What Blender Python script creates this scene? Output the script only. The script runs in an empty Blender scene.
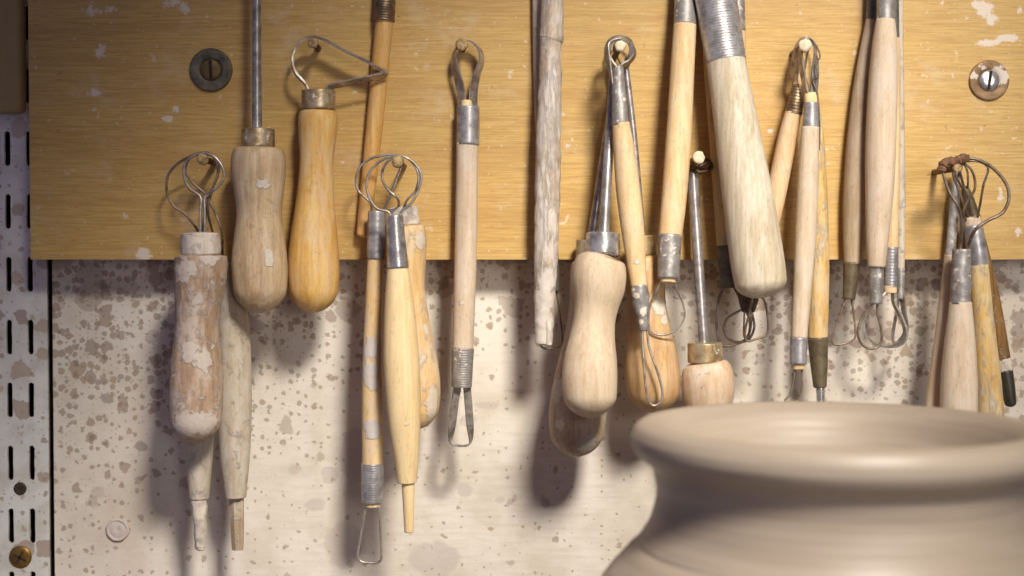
import bpy, bmesh, math, random
from mathutils import Vector, Matrix, noise

random.seed(7)
C = bpy.context.scene.collection
# ------------------------------------------------------------------ camera geometry
F, D, PITCH, ZC = 1400.0, 0.70, math.radians(1.6), 0.27
FW = Vector((0, math.cos(PITCH), -math.sin(PITCH)))
UP = Vector((0, math.sin(PITCH), math.cos(PITCH)))
CAM = Vector((0, 0, ZC)) - FW * D
YB = -0.024                      # front face of the wooden board (the wall is y = 0)

def at(px, py, Y):
    """pixel of the 1024x576 photograph -> point on the vertical plane at depth Y"""
    d = FW + Vector((1, 0, 0)) * ((px - 512) / F) + UP * ((288 - py) / F)
    return CAM + d * ((Y - CAM.y) / d.y)

def sc(Y):
    return (Y - CAM.y) / F

def hY(h):
    return YB - h / 1000.0

def lin(c):
    return tuple(((v / 255) / 12.92 if v / 255 <= 0.04045 else ((v / 255 + 0.055) / 1.055) ** 2.4) for v in c) + (1.0,)

# ------------------------------------------------------------------ materials
class NT:
    def __init__(s, name):
        s.m = bpy.data.materials.new(name); s.m.use_nodes = True
        s.t = s.m.node_tree; s.t.nodes.clear()
        s.out = s.n('ShaderNodeOutputMaterial'); s.b = s.n('ShaderNodeBsdfPrincipled')
        s.l(s.b.outputs[0], s.out.inputs[0])
    def n(s, typ, **kw):
        nd = s.t.nodes.new(typ)
        for k, v in kw.items(): setattr(nd, k, v)
        return nd
    def l(s, a, b): s.t.links.new(a, b)
    def put(s, sock, v):
        if isinstance(v, bpy.types.NodeSocket): s.l(v, sock)
        else: sock.default_value = v
    def math(s, op, a, b=0.0, c=0.0, clamp=False):
        nd = s.n('ShaderNodeMath', operation=op, use_clamp=clamp)
        for i, v in enumerate((a, b, c)): s.put(nd.inputs[i], v)
        return nd.outputs[0]
    def vmath(s, op, a, b=(0, 0, 0)):
        nd = s.n('ShaderNodeVectorMath', operation=op)
        s.put(nd.inputs[0], a); s.put(nd.inputs[1], b)
        return nd.outputs[0]
    def mix(s, f, a, b):
        nd = s.n('ShaderNodeMix', data_type='RGBA')
        s.put(nd.inputs[0], f); s.put(nd.inputs[6], a); s.put(nd.inputs[7], b)
        return nd.outputs[2]
    def sstep(s, v, lo, hi, a=0.0, b=1.0):
        nd = s.n('ShaderNodeMapRange', interpolation_type='SMOOTHSTEP')
        for i, x in enumerate((v, lo, hi, a, b)): s.put(nd.inputs[i], x)
        return nd.outputs[0]
    def noise(s, vec, scale, detail=4, rough=0.55, dist=0.0, col=False):
        nd = s.n('ShaderNodeTexNoise')
        s.l(vec, nd.inputs['Vector'])
        for k, v in (('Scale', scale), ('Detail', detail), ('Roughness', rough), ('Distortion', dist)): nd.inputs[k].default_value = v
        return nd.outputs[1 if col else 0]
    def coords(s, per_object=True):
        tc = s.n('ShaderNodeTexCoord').outputs['Object']
        if not per_object: return tc
        oi = s.n('ShaderNodeObjectInfo').outputs['Random']
        cb = s.n('ShaderNodeCombineXYZ')
        for i, k in enumerate((1.7, 2.3, 3.1)): s.l(s.math('MULTIPLY', oi, k), cb.inputs[i])
        return s.vmath('ADD', tc, cb.outputs[0])
    def attr(s, name):
        return s.n('ShaderNodeAttribute', attribute_name=name).outputs['Fac']
    def bump(s, h, strength, dist=0.0005):
        nd = s.n('ShaderNodeBump'); nd.inputs['Strength'].default_value = strength; nd.inputs['Distance'].default_value = dist
        s.l(h, nd.inputs['Height']); s.l(nd.outputs[0], s.b.inputs['Normal'])

MATS = {}
def wood(name, col, dark, clay=0.0, claycol=(226, 216, 200), grain=1.0, rough=0.6, dirt=0.25, spec=0.3, film=0.3, streak=1.0):
    """turned or stick wood, the grain along z, with dried clay where 'clay' > 0 or the mesh says so"""
    if name in MATS: return MATS[name]
    t = NT(name); v = t.coords()
    g = t.noise(t.vmath('MULTIPLY', v, (1, 1, 0.05)), 520 * grain, 4, 0.6)
    g2 = t.noise(t.vmath('MULTIPLY', v, (1, 1, 0.12)), 130 * grain, 3, 0.55, 0.6)
    f = t.math('ADD', t.math('MULTIPLY', t.sstep(g, 0.36, 0.66), 0.6), t.math('MULTIPLY', t.sstep(g2, 0.36, 0.66), 0.6))
    c = t.mix(f, lin(col), lin(dark))
    pores = t.noise(t.vmath('MULTIPLY', v, (1, 1, 0.18)), 1700, 1, 0.5)
    c = t.mix(t.math('MULTIPLY', t.sstep(pores, 0.63, 0.73), 0.34), c, lin(tuple(x * 0.62 for x in dark)))
    dn = t.sstep(t.noise(v, 140, 7, 0.75), 0.54, 0.70)
    c = t.mix(t.math('MULTIPLY', dn, dirt), c, lin((120, 92, 66)))
    fm = t.sstep(t.noise(t.vmath('MULTIPLY', v, (1, 1, 0.4)), 120, 8, 0.75, 0.3), 0.42, 0.62)
    c = t.mix(t.math('MULTIPLY', fm, film), c, lin(tuple(x * 0.96 for x in claycol)))
    k = t.noise(t.vmath('MULTIPLY', v, (1, 1, streak)), 190, 8, 0.74, 0.5)
    th = 0.74 - 0.5 * clay
    m = t.sstep(k, th - 0.02, th + 0.09) if clay > 0 else t.math('MULTIPLY', k, 0.0)
    a = t.attr('clay')
    a = t.sstep(t.math('ADD', a, t.math('MULTIPLY', t.math('SUBTRACT', t.noise(v, 260, 5, 0.65), 0.5), 2.0)), 0.42, 0.62)
    m = t.math('MAXIMUM', m, t.math('MULTIPLY', a, t.math('ADD', 0.45, t.noise(v, 500, 4, 0.7))))
    cc = t.mix(t.noise(v, 260, 5, 0.65), lin(claycol), lin(tuple(x * 0.84 for x in claycol)))
    c = t.mix(t.math('MULTIPLY', m, 0.9), c, cc)
    t.l(c, t.b.inputs['Base Color'])
    t.put(t.b.inputs['Roughness'], t.math('ADD', t.math('MULTIPLY', t.math('MAXIMUM', m, fm), 0.85 - rough), rough))
    t.b.inputs['Specular IOR Level'].default_value = spec
    t.bump(t.math('ADD', t.math('MULTIPLY', m, 0.8), t.math('ADD', t.math('MULTIPLY', g, 0.25), t.math('MULTIPLY', t.noise(v, 900, 3), 0.25))), 0.8, 0.0005)
    MATS[name] = t.m; return t.m

def metal(name, col, dark, rough=0.38, clay=0.1, metallic=1.0, claycol=(214, 202, 184), scale=200):
    if name in MATS: return MATS[name]
    t = NT(name); v = t.coords()
    n1 = t.noise(v, scale, 5, 0.65)
    c = t.mix(t.sstep(n1, 0.35, 0.68), lin(col), lin(dark))
    k = t.noise(v, 330, 6, 0.7, 0.3)
    th = 0.76 - 0.45 * clay
    m = t.sstep(k, th, th + 0.08)
    a = t.sstep(t.math('ADD', t.attr('clay'), t.math('MULTIPLY', t.math('SUBTRACT', t.noise(v, 260, 5, 0.65), 0.5), 2.0)), 0.42, 0.62)
    m = t.math('MAXIMUM', m, a)
    c = t.mix(m, c, lin(claycol))
    t.l(c, t.b.inputs['Base Color'])
    t.put(t.b.inputs['Metallic'], t.math('MULTIPLY', t.math('SUBTRACT', 1.0, m), metallic))
    t.put(t.b.inputs['Roughness'], t.math('ADD', t.math('MULTIPLY', t.sstep(n1, 0.3, 0.7), 0.14), t.math('ADD', rough, t.math('MULTIPLY', m, 0.3))))
    t.bump(t.math('ADD', n1, t.math('MULTIPLY', m, 0.8)), 0.25, 0.0003)
    MATS[name] = t.m; return t.m

def plain(name, col, rough=0.7, metallic=0.0, var=0.85, scale=120, bump=0.3):
    if name in MATS: return MATS[name]
    t = NT(name); v = t.coords()
    n1 = t.noise(v, scale, 5, 0.65)
    t.l(t.mix(t.sstep(n1, 0.3, 0.7), lin(col), lin(tuple(x * var for x in col))), t.b.inputs['Base Color'])
    t.b.inputs['Roughness'].default_value = rough; t.b.inputs['Metallic'].default_value = metallic
    t.bump(n1, bump, 0.0004)
    MATS[name] = t.m; return t.m

def spots_mask(t, uv, scale, keep, size, distort=0.35):
    """irregular drops: one per Voronoi cell, 'keep' of the cells carry one"""
    dv = t.vmath('ADD', t.vmath('MULTIPLY', uv, (scale, scale, scale)),
                 t.vmath('MULTIPLY', t.vmath('SUBTRACT', t.noise(uv, scale * 1.6, 3, 0.6, 0, True), (0.5, 0.5, 0.5)), (distort * 2, distort * 2, distort * 2)))
    vo = t.n('ShaderNodeTexVoronoi', voronoi_dimensions='2D'); vo.inputs['Scale'].default_value = 1.0; vo.inputs['Randomness'].default_value = 1.0
    t.l(dv, vo.inputs['Vector'])
    sp = t.n('ShaderNodeSeparateColor'); t.l(vo.outputs['Color'], sp.inputs[0])
    thr = t.math('MULTIPLY', t.math('MAXIMUM', t.math('SUBTRACT', sp.outputs[0], t.math('SUBTRACT', 1.0, keep) if not isinstance(keep, float) else 1.0 - keep), 0.0), size)
    d = t.math('SUBTRACT', thr, vo.outputs['Distance'])
    return t.math('MULTIPLY', t.sstep(d, -0.02, 0.06), t.math('GREATER_THAN', thr, 0.02)), sp.outputs[1]

def flat_uv(t):
    sp = t.n('ShaderNodeSeparateXYZ'); cb = t.n('ShaderNodeCombineXYZ')
    t.l(t.coords(False), sp.inputs[0]); t.l(sp.outputs[0], cb.inputs[0]); t.l(sp.outputs[2], cb.inputs[1])
    return cb.outputs[0]

def plaster(name, base=(228, 219, 205), dark=(206, 193, 174)):
    t = NT(name); uv = flat_uv(t)
    c = t.mix(t.sstep(t.noise(uv, 22, 6, 0.6), 0.35, 0.7), lin(base), lin(dark))
    wip = t.noise(t.vmath('MULTIPLY', uv, (0.12, 1, 1)), 420, 4, 0.6, 0.4)
    br = t.attr('brushed')
    c = t.mix(t.math('MULTIPLY', t.sstep(wip, 0.4, 0.7), t.math('MULTIPLY', br, 0.35)), c, lin((196, 182, 164)))
    sm = t.attr('smear')
    sm = t.sstep(t.math('ADD', sm, t.math('MULTIPLY', t.math('SUBTRACT', t.noise(uv, 130, 5, 0.65), 0.5), 0.8)), 0.42, 0.6)
    c = t.mix(t.math('MULTIPLY', sm, 0.6), c, lin((192, 177, 166)))
    de = t.attr('spotting')
    for i, (scl, kp, sz, st) in enumerate(((62, 0.24, 1.8, 0.6), (125, 0.44, 0.9, 0.85), (270, 0.55, 0.78, 0.85), (520, 0.35, 0.7, 0.6))):
        m, r = spots_mask(t, t.vmath('ADD', uv, (0.37 * i, 0.21 * i, 0)), scl, t.math('MULTIPLY', de, kp), sz)
        col = t.mix(r, lin((124, 104, 92)), lin((176, 154, 130)))
        c = t.mix(t.math('MULTIPLY', m, t.math('MULTIPLY', t.math('ADD', t.math('MULTIPLY', r, 0.4), 0.6), st)), c, col)
    t.l(c, t.b.inputs['Base Color']); t.b.inputs['Roughness'].default_value = 0.75
    t.b.inputs['Specular IOR Level'].default_value = 0.25
    t.bump(t.math('ADD', t.noise(uv, 160, 6, 0.6), t.math('MULTIPLY', wip, t.math('MULTIPLY', br, 0.6))), 0.25, 0.0006)
    return t.m

def board_mat():
    t = NT('golden_oak_veneer'); uv = flat_uv(t)
    g = t.noise(t.vmath('MULTIPLY', uv, (0.05, 1, 1)), 1000, 5, 0.62, 0.25)
    g2 = t.noise(t.vmath('MULTIPLY', uv, (0.06, 1, 1)), 95, 4, 0.6, 0.8)
    g3 = t.noise(t.vmath('MULTIPLY', uv, (0.10, 1, 1)), 1500, 2, 0.5)
    c = t.mix(t.sstep(g, 0.32, 0.68), lin((207, 172, 105)), lin((189, 150, 84)))
    c = t.mix(t.math('MULTIPLY', t.sstep(g2, 0.42, 0.68), 0.32), c, lin((168, 124, 70)))
    c = t.mix(t.math('MULTIPLY', t.sstep(g3, 0.60, 0.72), 0.42), c, lin((146, 106, 62)))
    cl = t.sstep(t.math('ADD', t.attr('clay'), t.math('MULTIPLY', t.math('SUBTRACT', t.noise(uv, 260, 8, 0.75), 0.5), 2.0)), 0.45, 0.75)
    film = t.math('MULTIPLY', t.sstep(t.noise(uv, 34, 7, 0.7), 0.52, 0.74), 0.3)
    for i, (scl, kp, sz) in enumerate(((75, 0.16, 1.0), (170, 0.22, 0.75), (380, 0.22, 0.8))):
        m, r = spots_mask(t, t.vmath('ADD', uv, (0.57 * i, 0.31 * i, 0)), scl, kp, sz, 0.5)
        cl = t.math('MAXIMUM', cl, t.math('MULTIPLY', m, t.math('ADD', t.math('MULTIPLY', r, 0.6), 0.12)))
    cl = t.math('MAXIMUM', cl, film)
    c = t.mix(t.math('MULTIPLY', cl, 0.8), c, lin((226, 214, 198)))
    dk, r = spots_mask(t, t.vmath('ADD', uv, (1.3, 2.2, 0)), 110, 0.08, 1.3, 0.5)
    c = t.mix(t.math('MULTIPLY', dk, 0.5), c, lin((120, 76, 40)))
    t.l(c, t.b.inputs['Base Color']); t.b.inputs['Roughness'].default_value = 0.5
    t.b.inputs['Specular IOR Level'].default_value = 0.3
    t.bump(t.math('ADD', t.math('MULTIPLY', g, 0.6), t.math('MULTIPLY', cl, 0.8)), 0.25, 0.0004)
    return t.m

def pot_mat():
    t = NT('wet_thrown_clay'); v = t.coords(False)
    r = t.noise(t.vmath('MULTIPLY', v, (0.02, 0.02, 1)), 420, 4, 0.6)
    r2 = t.noise(t.vmath('MULTIPLY', v, (0.1, 0.1, 1)), 90, 3, 0.6)
    c = t.mix(t.sstep(r2, 0.3, 0.7), lin((166, 151, 134)), lin((150, 135, 118)))
    c = t.mix(t.math('MULTIPLY', t.sstep(r, 0.4, 0.7), 0.3), c, lin((146, 129, 109)))
    t.l(c, t.b.inputs['Base Color']); t.b.inputs['Roughness'].default_value = 0.46
    t.b.inputs['Specular IOR Level'].default_value = 0.5
    t.bump(r, 0.12, 0.0004)
    return t.m

# woods
BEECH = wood('pale_beech', (207, 186, 157), (188, 163, 132), 0.0, dirt=0.15, film=0.15)
BEECHG = wood('greyed_beech', (196, 174, 144), (164, 138, 110), 0.3, dirt=0.5, film=0.4)
HONEY = wood('honey_lacquered_wood', (226, 186, 112), (206, 156, 82), 0.1, rough=0.4, dirt=0.25, film=0.3)
TAN = wood('worn_tan_wood', (210, 172, 118), (178, 136, 86), 0.15, rough=0.45, dirt=0.35, film=0.2)
OAKY = wood('stained_oak_handle', (208, 184, 146), (172, 142, 106), 0.16, rough=0.5, dirt=0.6, film=0.22)
CLAYED = wood('clay_caked_brown_wood', (186, 156, 128), (154, 124, 98), 0.40, (222, 208, 194), dirt=0.35, film=0.6)
SMEAR = wood('clay_smeared_cream_wood', (224, 190, 136), (204, 158, 98), 0.36, (226, 212, 190), dirt=0.2, film=0.5, streak=0.5)
YPINE = wood('yellow_pine', (226, 184, 110), (202, 152, 82), 0.0, rough=0.5, dirt=0.2, film=0.12)
PINE = wood('pale_pine', (226, 196, 148), (206, 170, 120), 0.04, rough=0.5, dirt=0.25, film=0.25)
BIRCH = wood('clean_birch', (234, 208, 158), (218, 188, 136), 0.0, rough=0.5, dirt=0.08, film=0.08)
BIRCHD = wood('dusty_birch', (226, 198, 148), (208, 172, 118), 0.22, (206, 198, 194), dirt=0.3, film=0.35)
GREYW = wood('clay_greyed_wood', (202, 188, 166), (182, 164, 140), 0.36, (214, 204, 190), dirt=0.2, film=0.7)
ASH = wood('pale_ash', (210, 198, 175), (180, 163, 134), 0.05, dirt=0.06, grain=1.2, film=0.2)
WHITEST = wood('white_crusted_wood', (190, 170, 148), (162, 140, 118), 0.52, (224, 213, 200), dirt=0.3, film=0.85, streak=0.25)
TAUPE = wood('taupe_wood', (182, 160, 130), (156, 132, 104), 0.12, (204, 194, 178), dirt=0.3, film=0.3)
YCLAY = wood('yellow_wood_with_clay', (218, 184, 116), (196, 154, 86), 0.42, (220, 208, 184), dirt=0.4, film=0.45, streak=0.3)
ROSE = wood('pinkish_pale_wood', (216, 194, 166), (194, 170, 140), 0.15, (222, 212, 198), dirt=0.2, film=0.4)
DARKS = wood('dark_speckled_wood', (156, 112, 56), (100, 68, 36), 0.34, (206, 188, 156), dirt=0.7, film=0.1)
CLAY = wood('yellow_wood_with_clay', (214, 180, 116), (188, 148, 86), 0.32, (222, 206, 176), dirt=0.35)
ROSE = wood('pinkish_pale_wood', (226, 200, 168), (204, 174, 140), 0.18, (226, 216, 202), dirt=0.2)
DARKS = wood('dark_speckled_wood', (166, 122, 66), (116, 78, 40), 0.30, (206, 188, 156), dirt=0.6)
CLAY = wood('dried_clay', (220, 208, 192), (200, 186, 168), 0.4, (230, 220, 206), dirt=0.3, rough=0.85)
# metals and others
ALU = metal('dull_aluminium', (182, 178, 176), (136, 131, 130), 0.34, 0.06, 0.5)
ALUD = metal('dusty_aluminium', (172, 166, 160), (134, 128, 122), 0.42, 0.42, 0.5)
SHINY = metal('bright_steel', (206, 202, 198), (140, 134, 130), 0.22, 0.08, 0.75)
RODM = metal('grey_steel_rod', (180, 174, 170), (124, 118, 115), 0.28, 0.3, 0.6)
BRASS = metal('stained_brass_ferrule', (198, 182, 150), (150, 122, 82), 0.34, 0.42, 0.6)
WIRE = metal('dull_wire', (150, 132, 112), (104, 88, 74), 0.42, 0.22, 0.6)
WIREL = metal('bright_wire', (186, 176, 164), (134, 122, 110), 0.3, 0.12, 0.6)
STRAP = metal('steel_strap', (190, 182, 170), (128, 118, 108), 0.28, 0.12, 0.65)
OLIVE = metal('olive_painted_ferrule', (116, 103, 78), (86, 75, 55), 0.45, 0.16, 0.35)
GREYF = metal('grey_green_ferrule', (124, 120, 112), (98, 94, 86), 0.45, 0.2, 0.5)
DARKF = metal('dark_brown_ferrule', (96, 76, 60), (62, 48, 40), 0.45, 0.14, 0.4)
BINDW = metal('wire_binding', (150, 128, 100), (106, 88, 68), 0.42, 0.2, 0.8)
NAILM = plain('tan_nail_head', (196, 162, 108), 0.6, 0.1, 0.6, 500, 0.8)
NAILC = plain('cream_nail_head', (232, 214, 178), 0.6, 0, 0.82, 400, 0.5)
NAILS = metal('rusty_nail_shank', (120, 96, 70), (84, 66, 50), 0.5, 0.2, 0.8)
CORD = plain('brown_cord', (138, 98, 70), 0.9, 0, 0.6, 500, 0.8)
WASH = metal('tarnished_washer', (112, 104, 86), (74, 68, 56), 0.5, 0.2, 0.3)
WASHB = metal('brown_washer', (150, 118, 80), (118, 90, 58), 0.5, 0.18, 0.2)
BRSCREW = metal('brass_screw', (176, 140, 76), (130, 98, 50), 0.4, 0.1, 0.9)
DARK = plain('recess_shade', (40, 32, 24), 0.9)  # shade inside slots and recesses, put into the colour

# ------------------------------------------------------------------ mesh helpers
def link(name, bm, mat, parent=None, smooth=True, origin=None):
    me = bpy.data.meshes.new(name)
    if origin is not None: bmesh.ops.translate(bm, verts=bm.verts, vec=-origin)
    bmesh.ops.recalc_face_normals(bm, faces=bm.faces)
    bm.to_mesh(me); bm.free()
    me.materials.append(mat)
    if smooth:
        for p in me.polygons: p.use_smooth = True
    o = bpy.data.objects.new(name, me); C.objects.link(o)
    if parent is not None: o.parent = parent
    elif origin is not None: o.location = origin
    return o

def cr(pts, n):
    """Catmull-Rom through tuples, n samples per whole, parameter by chord length"""
    P = [Vector(p) for p in pts]
    if len(P) == 2: return [P[0].lerp(P[1], i / n) for i in range(n + 1)]
    L = [0]
    for a, b in zip(P, P[1:]): L.append(L[-1] + max((b - a).length ** 0.5, 1e-6))
    def tang(i):
        if i == 0: return (P[1] - P[0]) / (L[1] - L[0])
        if i == len(P) - 1: return (P[-1] - P[-2]) / (L[-1] - L[-2])
        d0, d1 = L[i] - L[i - 1], L[i + 1] - L[i]
        return ((P[i] - P[i - 1]) / d0 * d1 + (P[i + 1] - P[i]) / d1 * d0) / (d0 + d1)
    T = [tang(i) for i in range(len(P))]
    out = []
    for k in range(n + 1):
        u = L[-1] * k / n; i = 0
        while i < len(P) - 2 and u > L[i + 1]: i += 1
        d = L[i + 1] - L[i]; t = (u - L[i]) / d
        out.append(P[i] * (2*t**3 - 3*t*t + 1) + T[i] * d * (t**3 - 2*t*t + t) + P[i+1] * (-2*t**3 + 3*t*t) + T[i+1] * d * (t**3 - t*t))
    return out

def rings_to_bm(rings, closed=False, caps=True):
    bm = bmesh.new(); R = []
    for r in rings: R.append([bm.verts.new(v) for v in r])
    m = len(R[0]); pairs = list(zip(R, R[1:])) + ([(R[-1], R[0])] if closed else [])
    for a, b in pairs:
        for i in range(m): bm.faces.new((a[i], a[(i+1) % m], b[(i+1) % m], b[i]))
    if not closed and caps:
        bm.faces.new(R[0][::-1]); bm.faces.new(R[-1])
    return bm

class Tool:
    """an Empty at the tool's hanging point that parents its parts; all parts are given in photograph pixels and mm in front of the board"""
    def __init__(s, name, label, group, hang, cat='pottery tool'):
        s.o = bpy.data.objects.new(name, None); C.objects.link(s.o)
        s.org = at(hang[0], hang[1], hY(hang[2])); s.o.location = s.org; s.o.empty_display_size = 0.01
        s.o['label'] = label; s.o['category'] = cat
        if group: s.o['group'] = group
    def turned(s, name, pts, mat, h=None, segs=30, c0=0.0, c1=0.0, ridge=None, rough=0.0, spots=(), label=None, flat=1.0, sides=None):
        """pts: (x, y, r[, h]); c0/c1 length of the rounding at the ends; ridge=(pitch px, amp px)"""
        P = [tuple(p) + ((h,) if len(p) == 3 else ()) for p in pts]
        Lpx = sum(math.hypot(b[0]-a[0], b[1]-a[1]) for a, b in zip(P, P[1:]))
        n = int(max(10, min(170, Lpx / 2.2)))
        if ridge: n = int(max(n, Lpx / ridge[0] * 5))
        S = []
        for q in cr([(p[0], p[1], 0) for p in P], n): S.append([q.x, q.y])
        RR = cr([(p[2], p[3], 0) for p in P], n) if False else None
        # radius and depth follow the same parameter as the axis
        Q = cr([(p[0], p[1], p[2]) for p in P], n); H = cr([(p[0], p[1], p[3]) for p in P], n)
        W = []; acc = 0
        for i in range(n + 1):
            if i: acc += math.hypot(Q[i].x-Q[i-1].x, Q[i].y-Q[i-1].y)
            W.append([Q[i].x, Q[i].y, max(Q[i].z, 0.02), H[i].z, acc])
        tot = W[-1][4]
        ext = []
        for w in W:
            r = w[2]
            if ridge: r += ridge[1] * (math.sqrt(abs(math.sin(math.pi * w[4] / ridge[0]))) - 0.6)
            ext.append((w[0], w[1], r, w[3], w[4]))
        def capped(e, d):
            return math.sqrt(max(0.0, 1 - (1 - min(d / e, 1)) ** 2))
        rings = []
        pts3 = [at(e[0], e[1], hY(e[3])) for e in ext]
        extra0 = [k / 6 for k in range(7)]
        seq = []
        for i, e in enumerate(ext):
            seq.append((e[4], pts3[i], e[2] * sc(hY(e[3]))))
        if c0 or c1:
            ds = sorted(set([round(e[4], 4) for e in ext] + [c0 * (1 - math.cos(k / 7 * math.pi / 2)) for k in range(8) if c0] + [tot - c1 * (1 - math.cos(k / 7 * math.pi / 2)) for k in range(8) if c1]))
            new = []; j = 0
            for d in ds:
                while j < len(seq) - 2 and seq[j + 1][0] < d: j += 1
                a, b = seq[j], seq[j + 1]; t = (d - a[0]) / max(b[0] - a[0], 1e-9); t = min(max(t, 0), 1)
                r = a[2] + (b[2] - a[2]) * t
                if c0: r *= max(capped(c0, d), 0.03)
                if c1: r *= max(capped(c1, tot - d), 0.03)
                new.append((d, a[1].lerp(b[1], t), r))
            seq = new
        m = sides or segs
        for i, (d, c, r) in enumerate(seq):
            T = (seq[min(i + 1, len(seq)-1)][1] - seq[max(i - 1, 0)][1]).normalized()
            n1 = T.cross(Vector((0, 1, 0))).normalized(); n2 = T.cross(n1).normalized()
            ring = []
            for k in range(m):
                an = 2 * math.pi * (k + 0.5) / m
                rr = r
                dirv = n1 * math.cos(an) + n2 * math.sin(an) * flat
                if rough:
                    q = (c + dirv * r) * 1000
                    rr += rough * sc(hY(0)) * (noise.fractal(q * 0.22, 0.9, 2.0, 4) if hasattr(noise, 'fractal') else noise.noise(q * 0.25))
                ring.append(c + dirv * rr)
            rings.append(ring)
        bm = rings_to_bm(rings)
        o = link(name, bm, mat, s.o, sides is None, s.org)
        if spots:
            vals = [0.0] * len(o.data.vertices)
            pp = []
            for (sx, sy, sr, *k) in spots:
                # the point of the surface nearest the camera at that place
                i = min(range(len(ext)), key=lambda i: abs(ext[i][1] - sy))
                hh = ext[i][3] + ext[i][2] * sc(hY(ext[i][3])) * 1000 * math.sqrt(max(0, 1 - min(1, abs(sx - ext[i][0]) / max(ext[i][2], 1)) ** 2))
                pp.append((at(sx, sy, hY(hh)) - s.org, sr * sc(hY(hh)), k[0] if k else 1.0))
            for v in o.data.vertices:
                b = 0
                for q, r, asp in pp:
                    dv = v.co - q
                    dd = math.sqrt(dv.x ** 2 + dv.y ** 2 + (dv.z / asp) ** 2) / r
                    b = max(b, min(1.0, max(0.0, 1.35 - 0.85 * dd)))
                vals[v.index] = b
            at_ = o.data.attributes.new('clay', 'FLOAT', 'POINT'); at_.data.foreach_set('value', vals)
        if label: o['label'] = label
        return o
    def wire(s, name, pts, mat, h=None, r=1.4, closed=False, segs=8, strap=None, sharp=False, tw=0.6, label=None, parent=None, rough=0.0, dens=1.6):
        """tube through pixel points; strap=(half width mm, half thickness px) makes a flat band standing edge-on to the wall"""
        P3 = [at(p[0], p[1], hY(p[2] if len(p) > 2 else h)) for p in pts]
        Lpx = sum(math.hypot(b[0]-a[0], b[1]-a[1]) for a, b in zip(pts, pts[1:]))
        if sharp:
            Q = []
            for a, b in zip(P3, P3[1:]):
                k = max(2, int((b - a).length / 0.0016))
                Q += [a.lerp(b, i / k) for i in range(k)]
            Q.append(P3[-1])
            for _ in range(2):
                Q = [Q[0]] + [(Q[i-1] + Q[i] * 2 + Q[i+1]) / 4 for i in range(1, len(Q) - 1)] + [Q[-1]]
        else:
            Q = cr(P3, int(max(14, Lpx / dens)))
        rings = []; prev = None
        for i, c in enumerate(Q):
            T = (Q[min(i+1, len(Q)-1)] - Q[max(i-1, 0)])
            if isinstance(tw, list): f_ = i / (len(Q) - 1) * (len(tw) - 1); j_ = min(int(f_), len(tw) - 2); ta = tw[j_] + (tw[j_+1] - tw[j_]) * (f_ - j_)
            else: ta = tw
            T = T.normalized() if T.length > 1e-9 else Vector((0, 0, 1))
            if strap:
                wd = Vector((0, 1, 0)); wd = (wd - T * wd.dot(T)).normalized(); nn = T.cross(wd).normalized(); wd, nn = wd * math.cos(ta) + nn * math.sin(ta), nn * math.cos(ta) - wd * math.sin(ta)
                a, b = strap[0] / 1000, strap[1] * sc(hY(h or 0))
                rings.append([c + wd * a + nn * b, c - wd * a + nn * b, c - wd * a - nn * b, c + wd * a - nn * b])
            else:
                if prev is None: n1 = T.orthogonal().normalized()
                else: n1 = (prev - T * prev.dot(T)).normalized()
                prev = n1; n2 = T.cross(n1)
                rr = r * sc(c.y)
                if rough: rr *= 1 + rough * noise.noise(c * 900)
                rings.append([c + (n1 * math.cos(2*math.pi*k/segs) + n2 * math.sin(2*math.pi*k/segs)) * rr for k in range(segs)])
        o = link(name, rings_to_bm(rings), mat, parent or s.o, strap is None, s.org)
        if label: o['label'] = label
        return o

def tag(o, label, cat, group=None, kind=None):
    if label: o['label'] = label
    if cat: o['category'] = cat
    if group: o['group'] = group
    if kind: o['kind'] = kind
    return o

def smooth_box(bm, lo, hi, bev=0.0):
    r = bmesh.ops.create_cube(bm, size=1.0)
    vs = r['verts']
    for v in vs:
        v.co = Vector([lo[i] + (hi[i] - lo[i]) * (v.co[i] + 0.5) for i in range(3)])
    if bev:
        es = list({e for v in vs for e in v.link_edges})
        bmesh.ops.bevel(bm, geom=es, offset=bev, segments=3, affect='EDGES', profile=0.5)

def grid_panel(name, x0, x1, z0, z1, yf, yb, step, mat, attrs, origin):
    """a slab whose front face is a fine grid carrying float attributes computed from pixel position; the bottom edge is slightly worn"""
    nx, nz = max(2, int((x1 - x0) / step)), max(2, int((z1 - z0) / step))
    V, Fc = [], []
    for j in range(nz + 1):
        for i in range(nx + 1):
            V.append(Vector((x0 + (x1 - x0) * i / nx, yf, z0 + (z1 - z0) * j / nz)))
    for j in range(nz):
        for i in range(nx):
            a = j * (nx + 1) + i
            Fc.append((a, a + 1, a + nx + 2, a + nx + 1))
    n0 = len(V)
    V += [Vector((x, yb, z)) for x, z in ((x0, z0), (x1, z0), (x1, z1), (x0, z1))]
    bl, br, tr, tl = 0, nx, nz * (nx + 1) + nx, nz * (nx + 1)
    Fc.append((n0 + 3, n0 + 2, n0 + 1, n0))
    Fc.append(tuple([n0, n0 + 1] + list(range(nx, -1, -1))))
    Fc.append(tuple([n0 + 3] + list(range(tl, tr + 1)) + [n0 + 2]))
    Fc.append(tuple([n0 + 3, n0] + [j * (nx + 1) for j in range(nz + 1)]))
    Fc.append(tuple([n0 + 1, n0 + 2] + [j * (nx + 1) + nx for j in range(nz, -1, -1)]))
    me = bpy.data.meshes.new(name)
    me.from_pydata([v - origin for v in V], [], Fc); me.update()
    for an, fn in attrs.items():
        a = me.attributes.new(an, 'FLOAT', 'POINT')
        a.data.foreach_set('value', [fn(v) if k < n0 else 0.0 for k, v in enumerate(V)])
    me.materials.append(mat)
    o = bpy.data.objects.new(name, me); C.objects.link(o); o.location = origin
    return o

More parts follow.
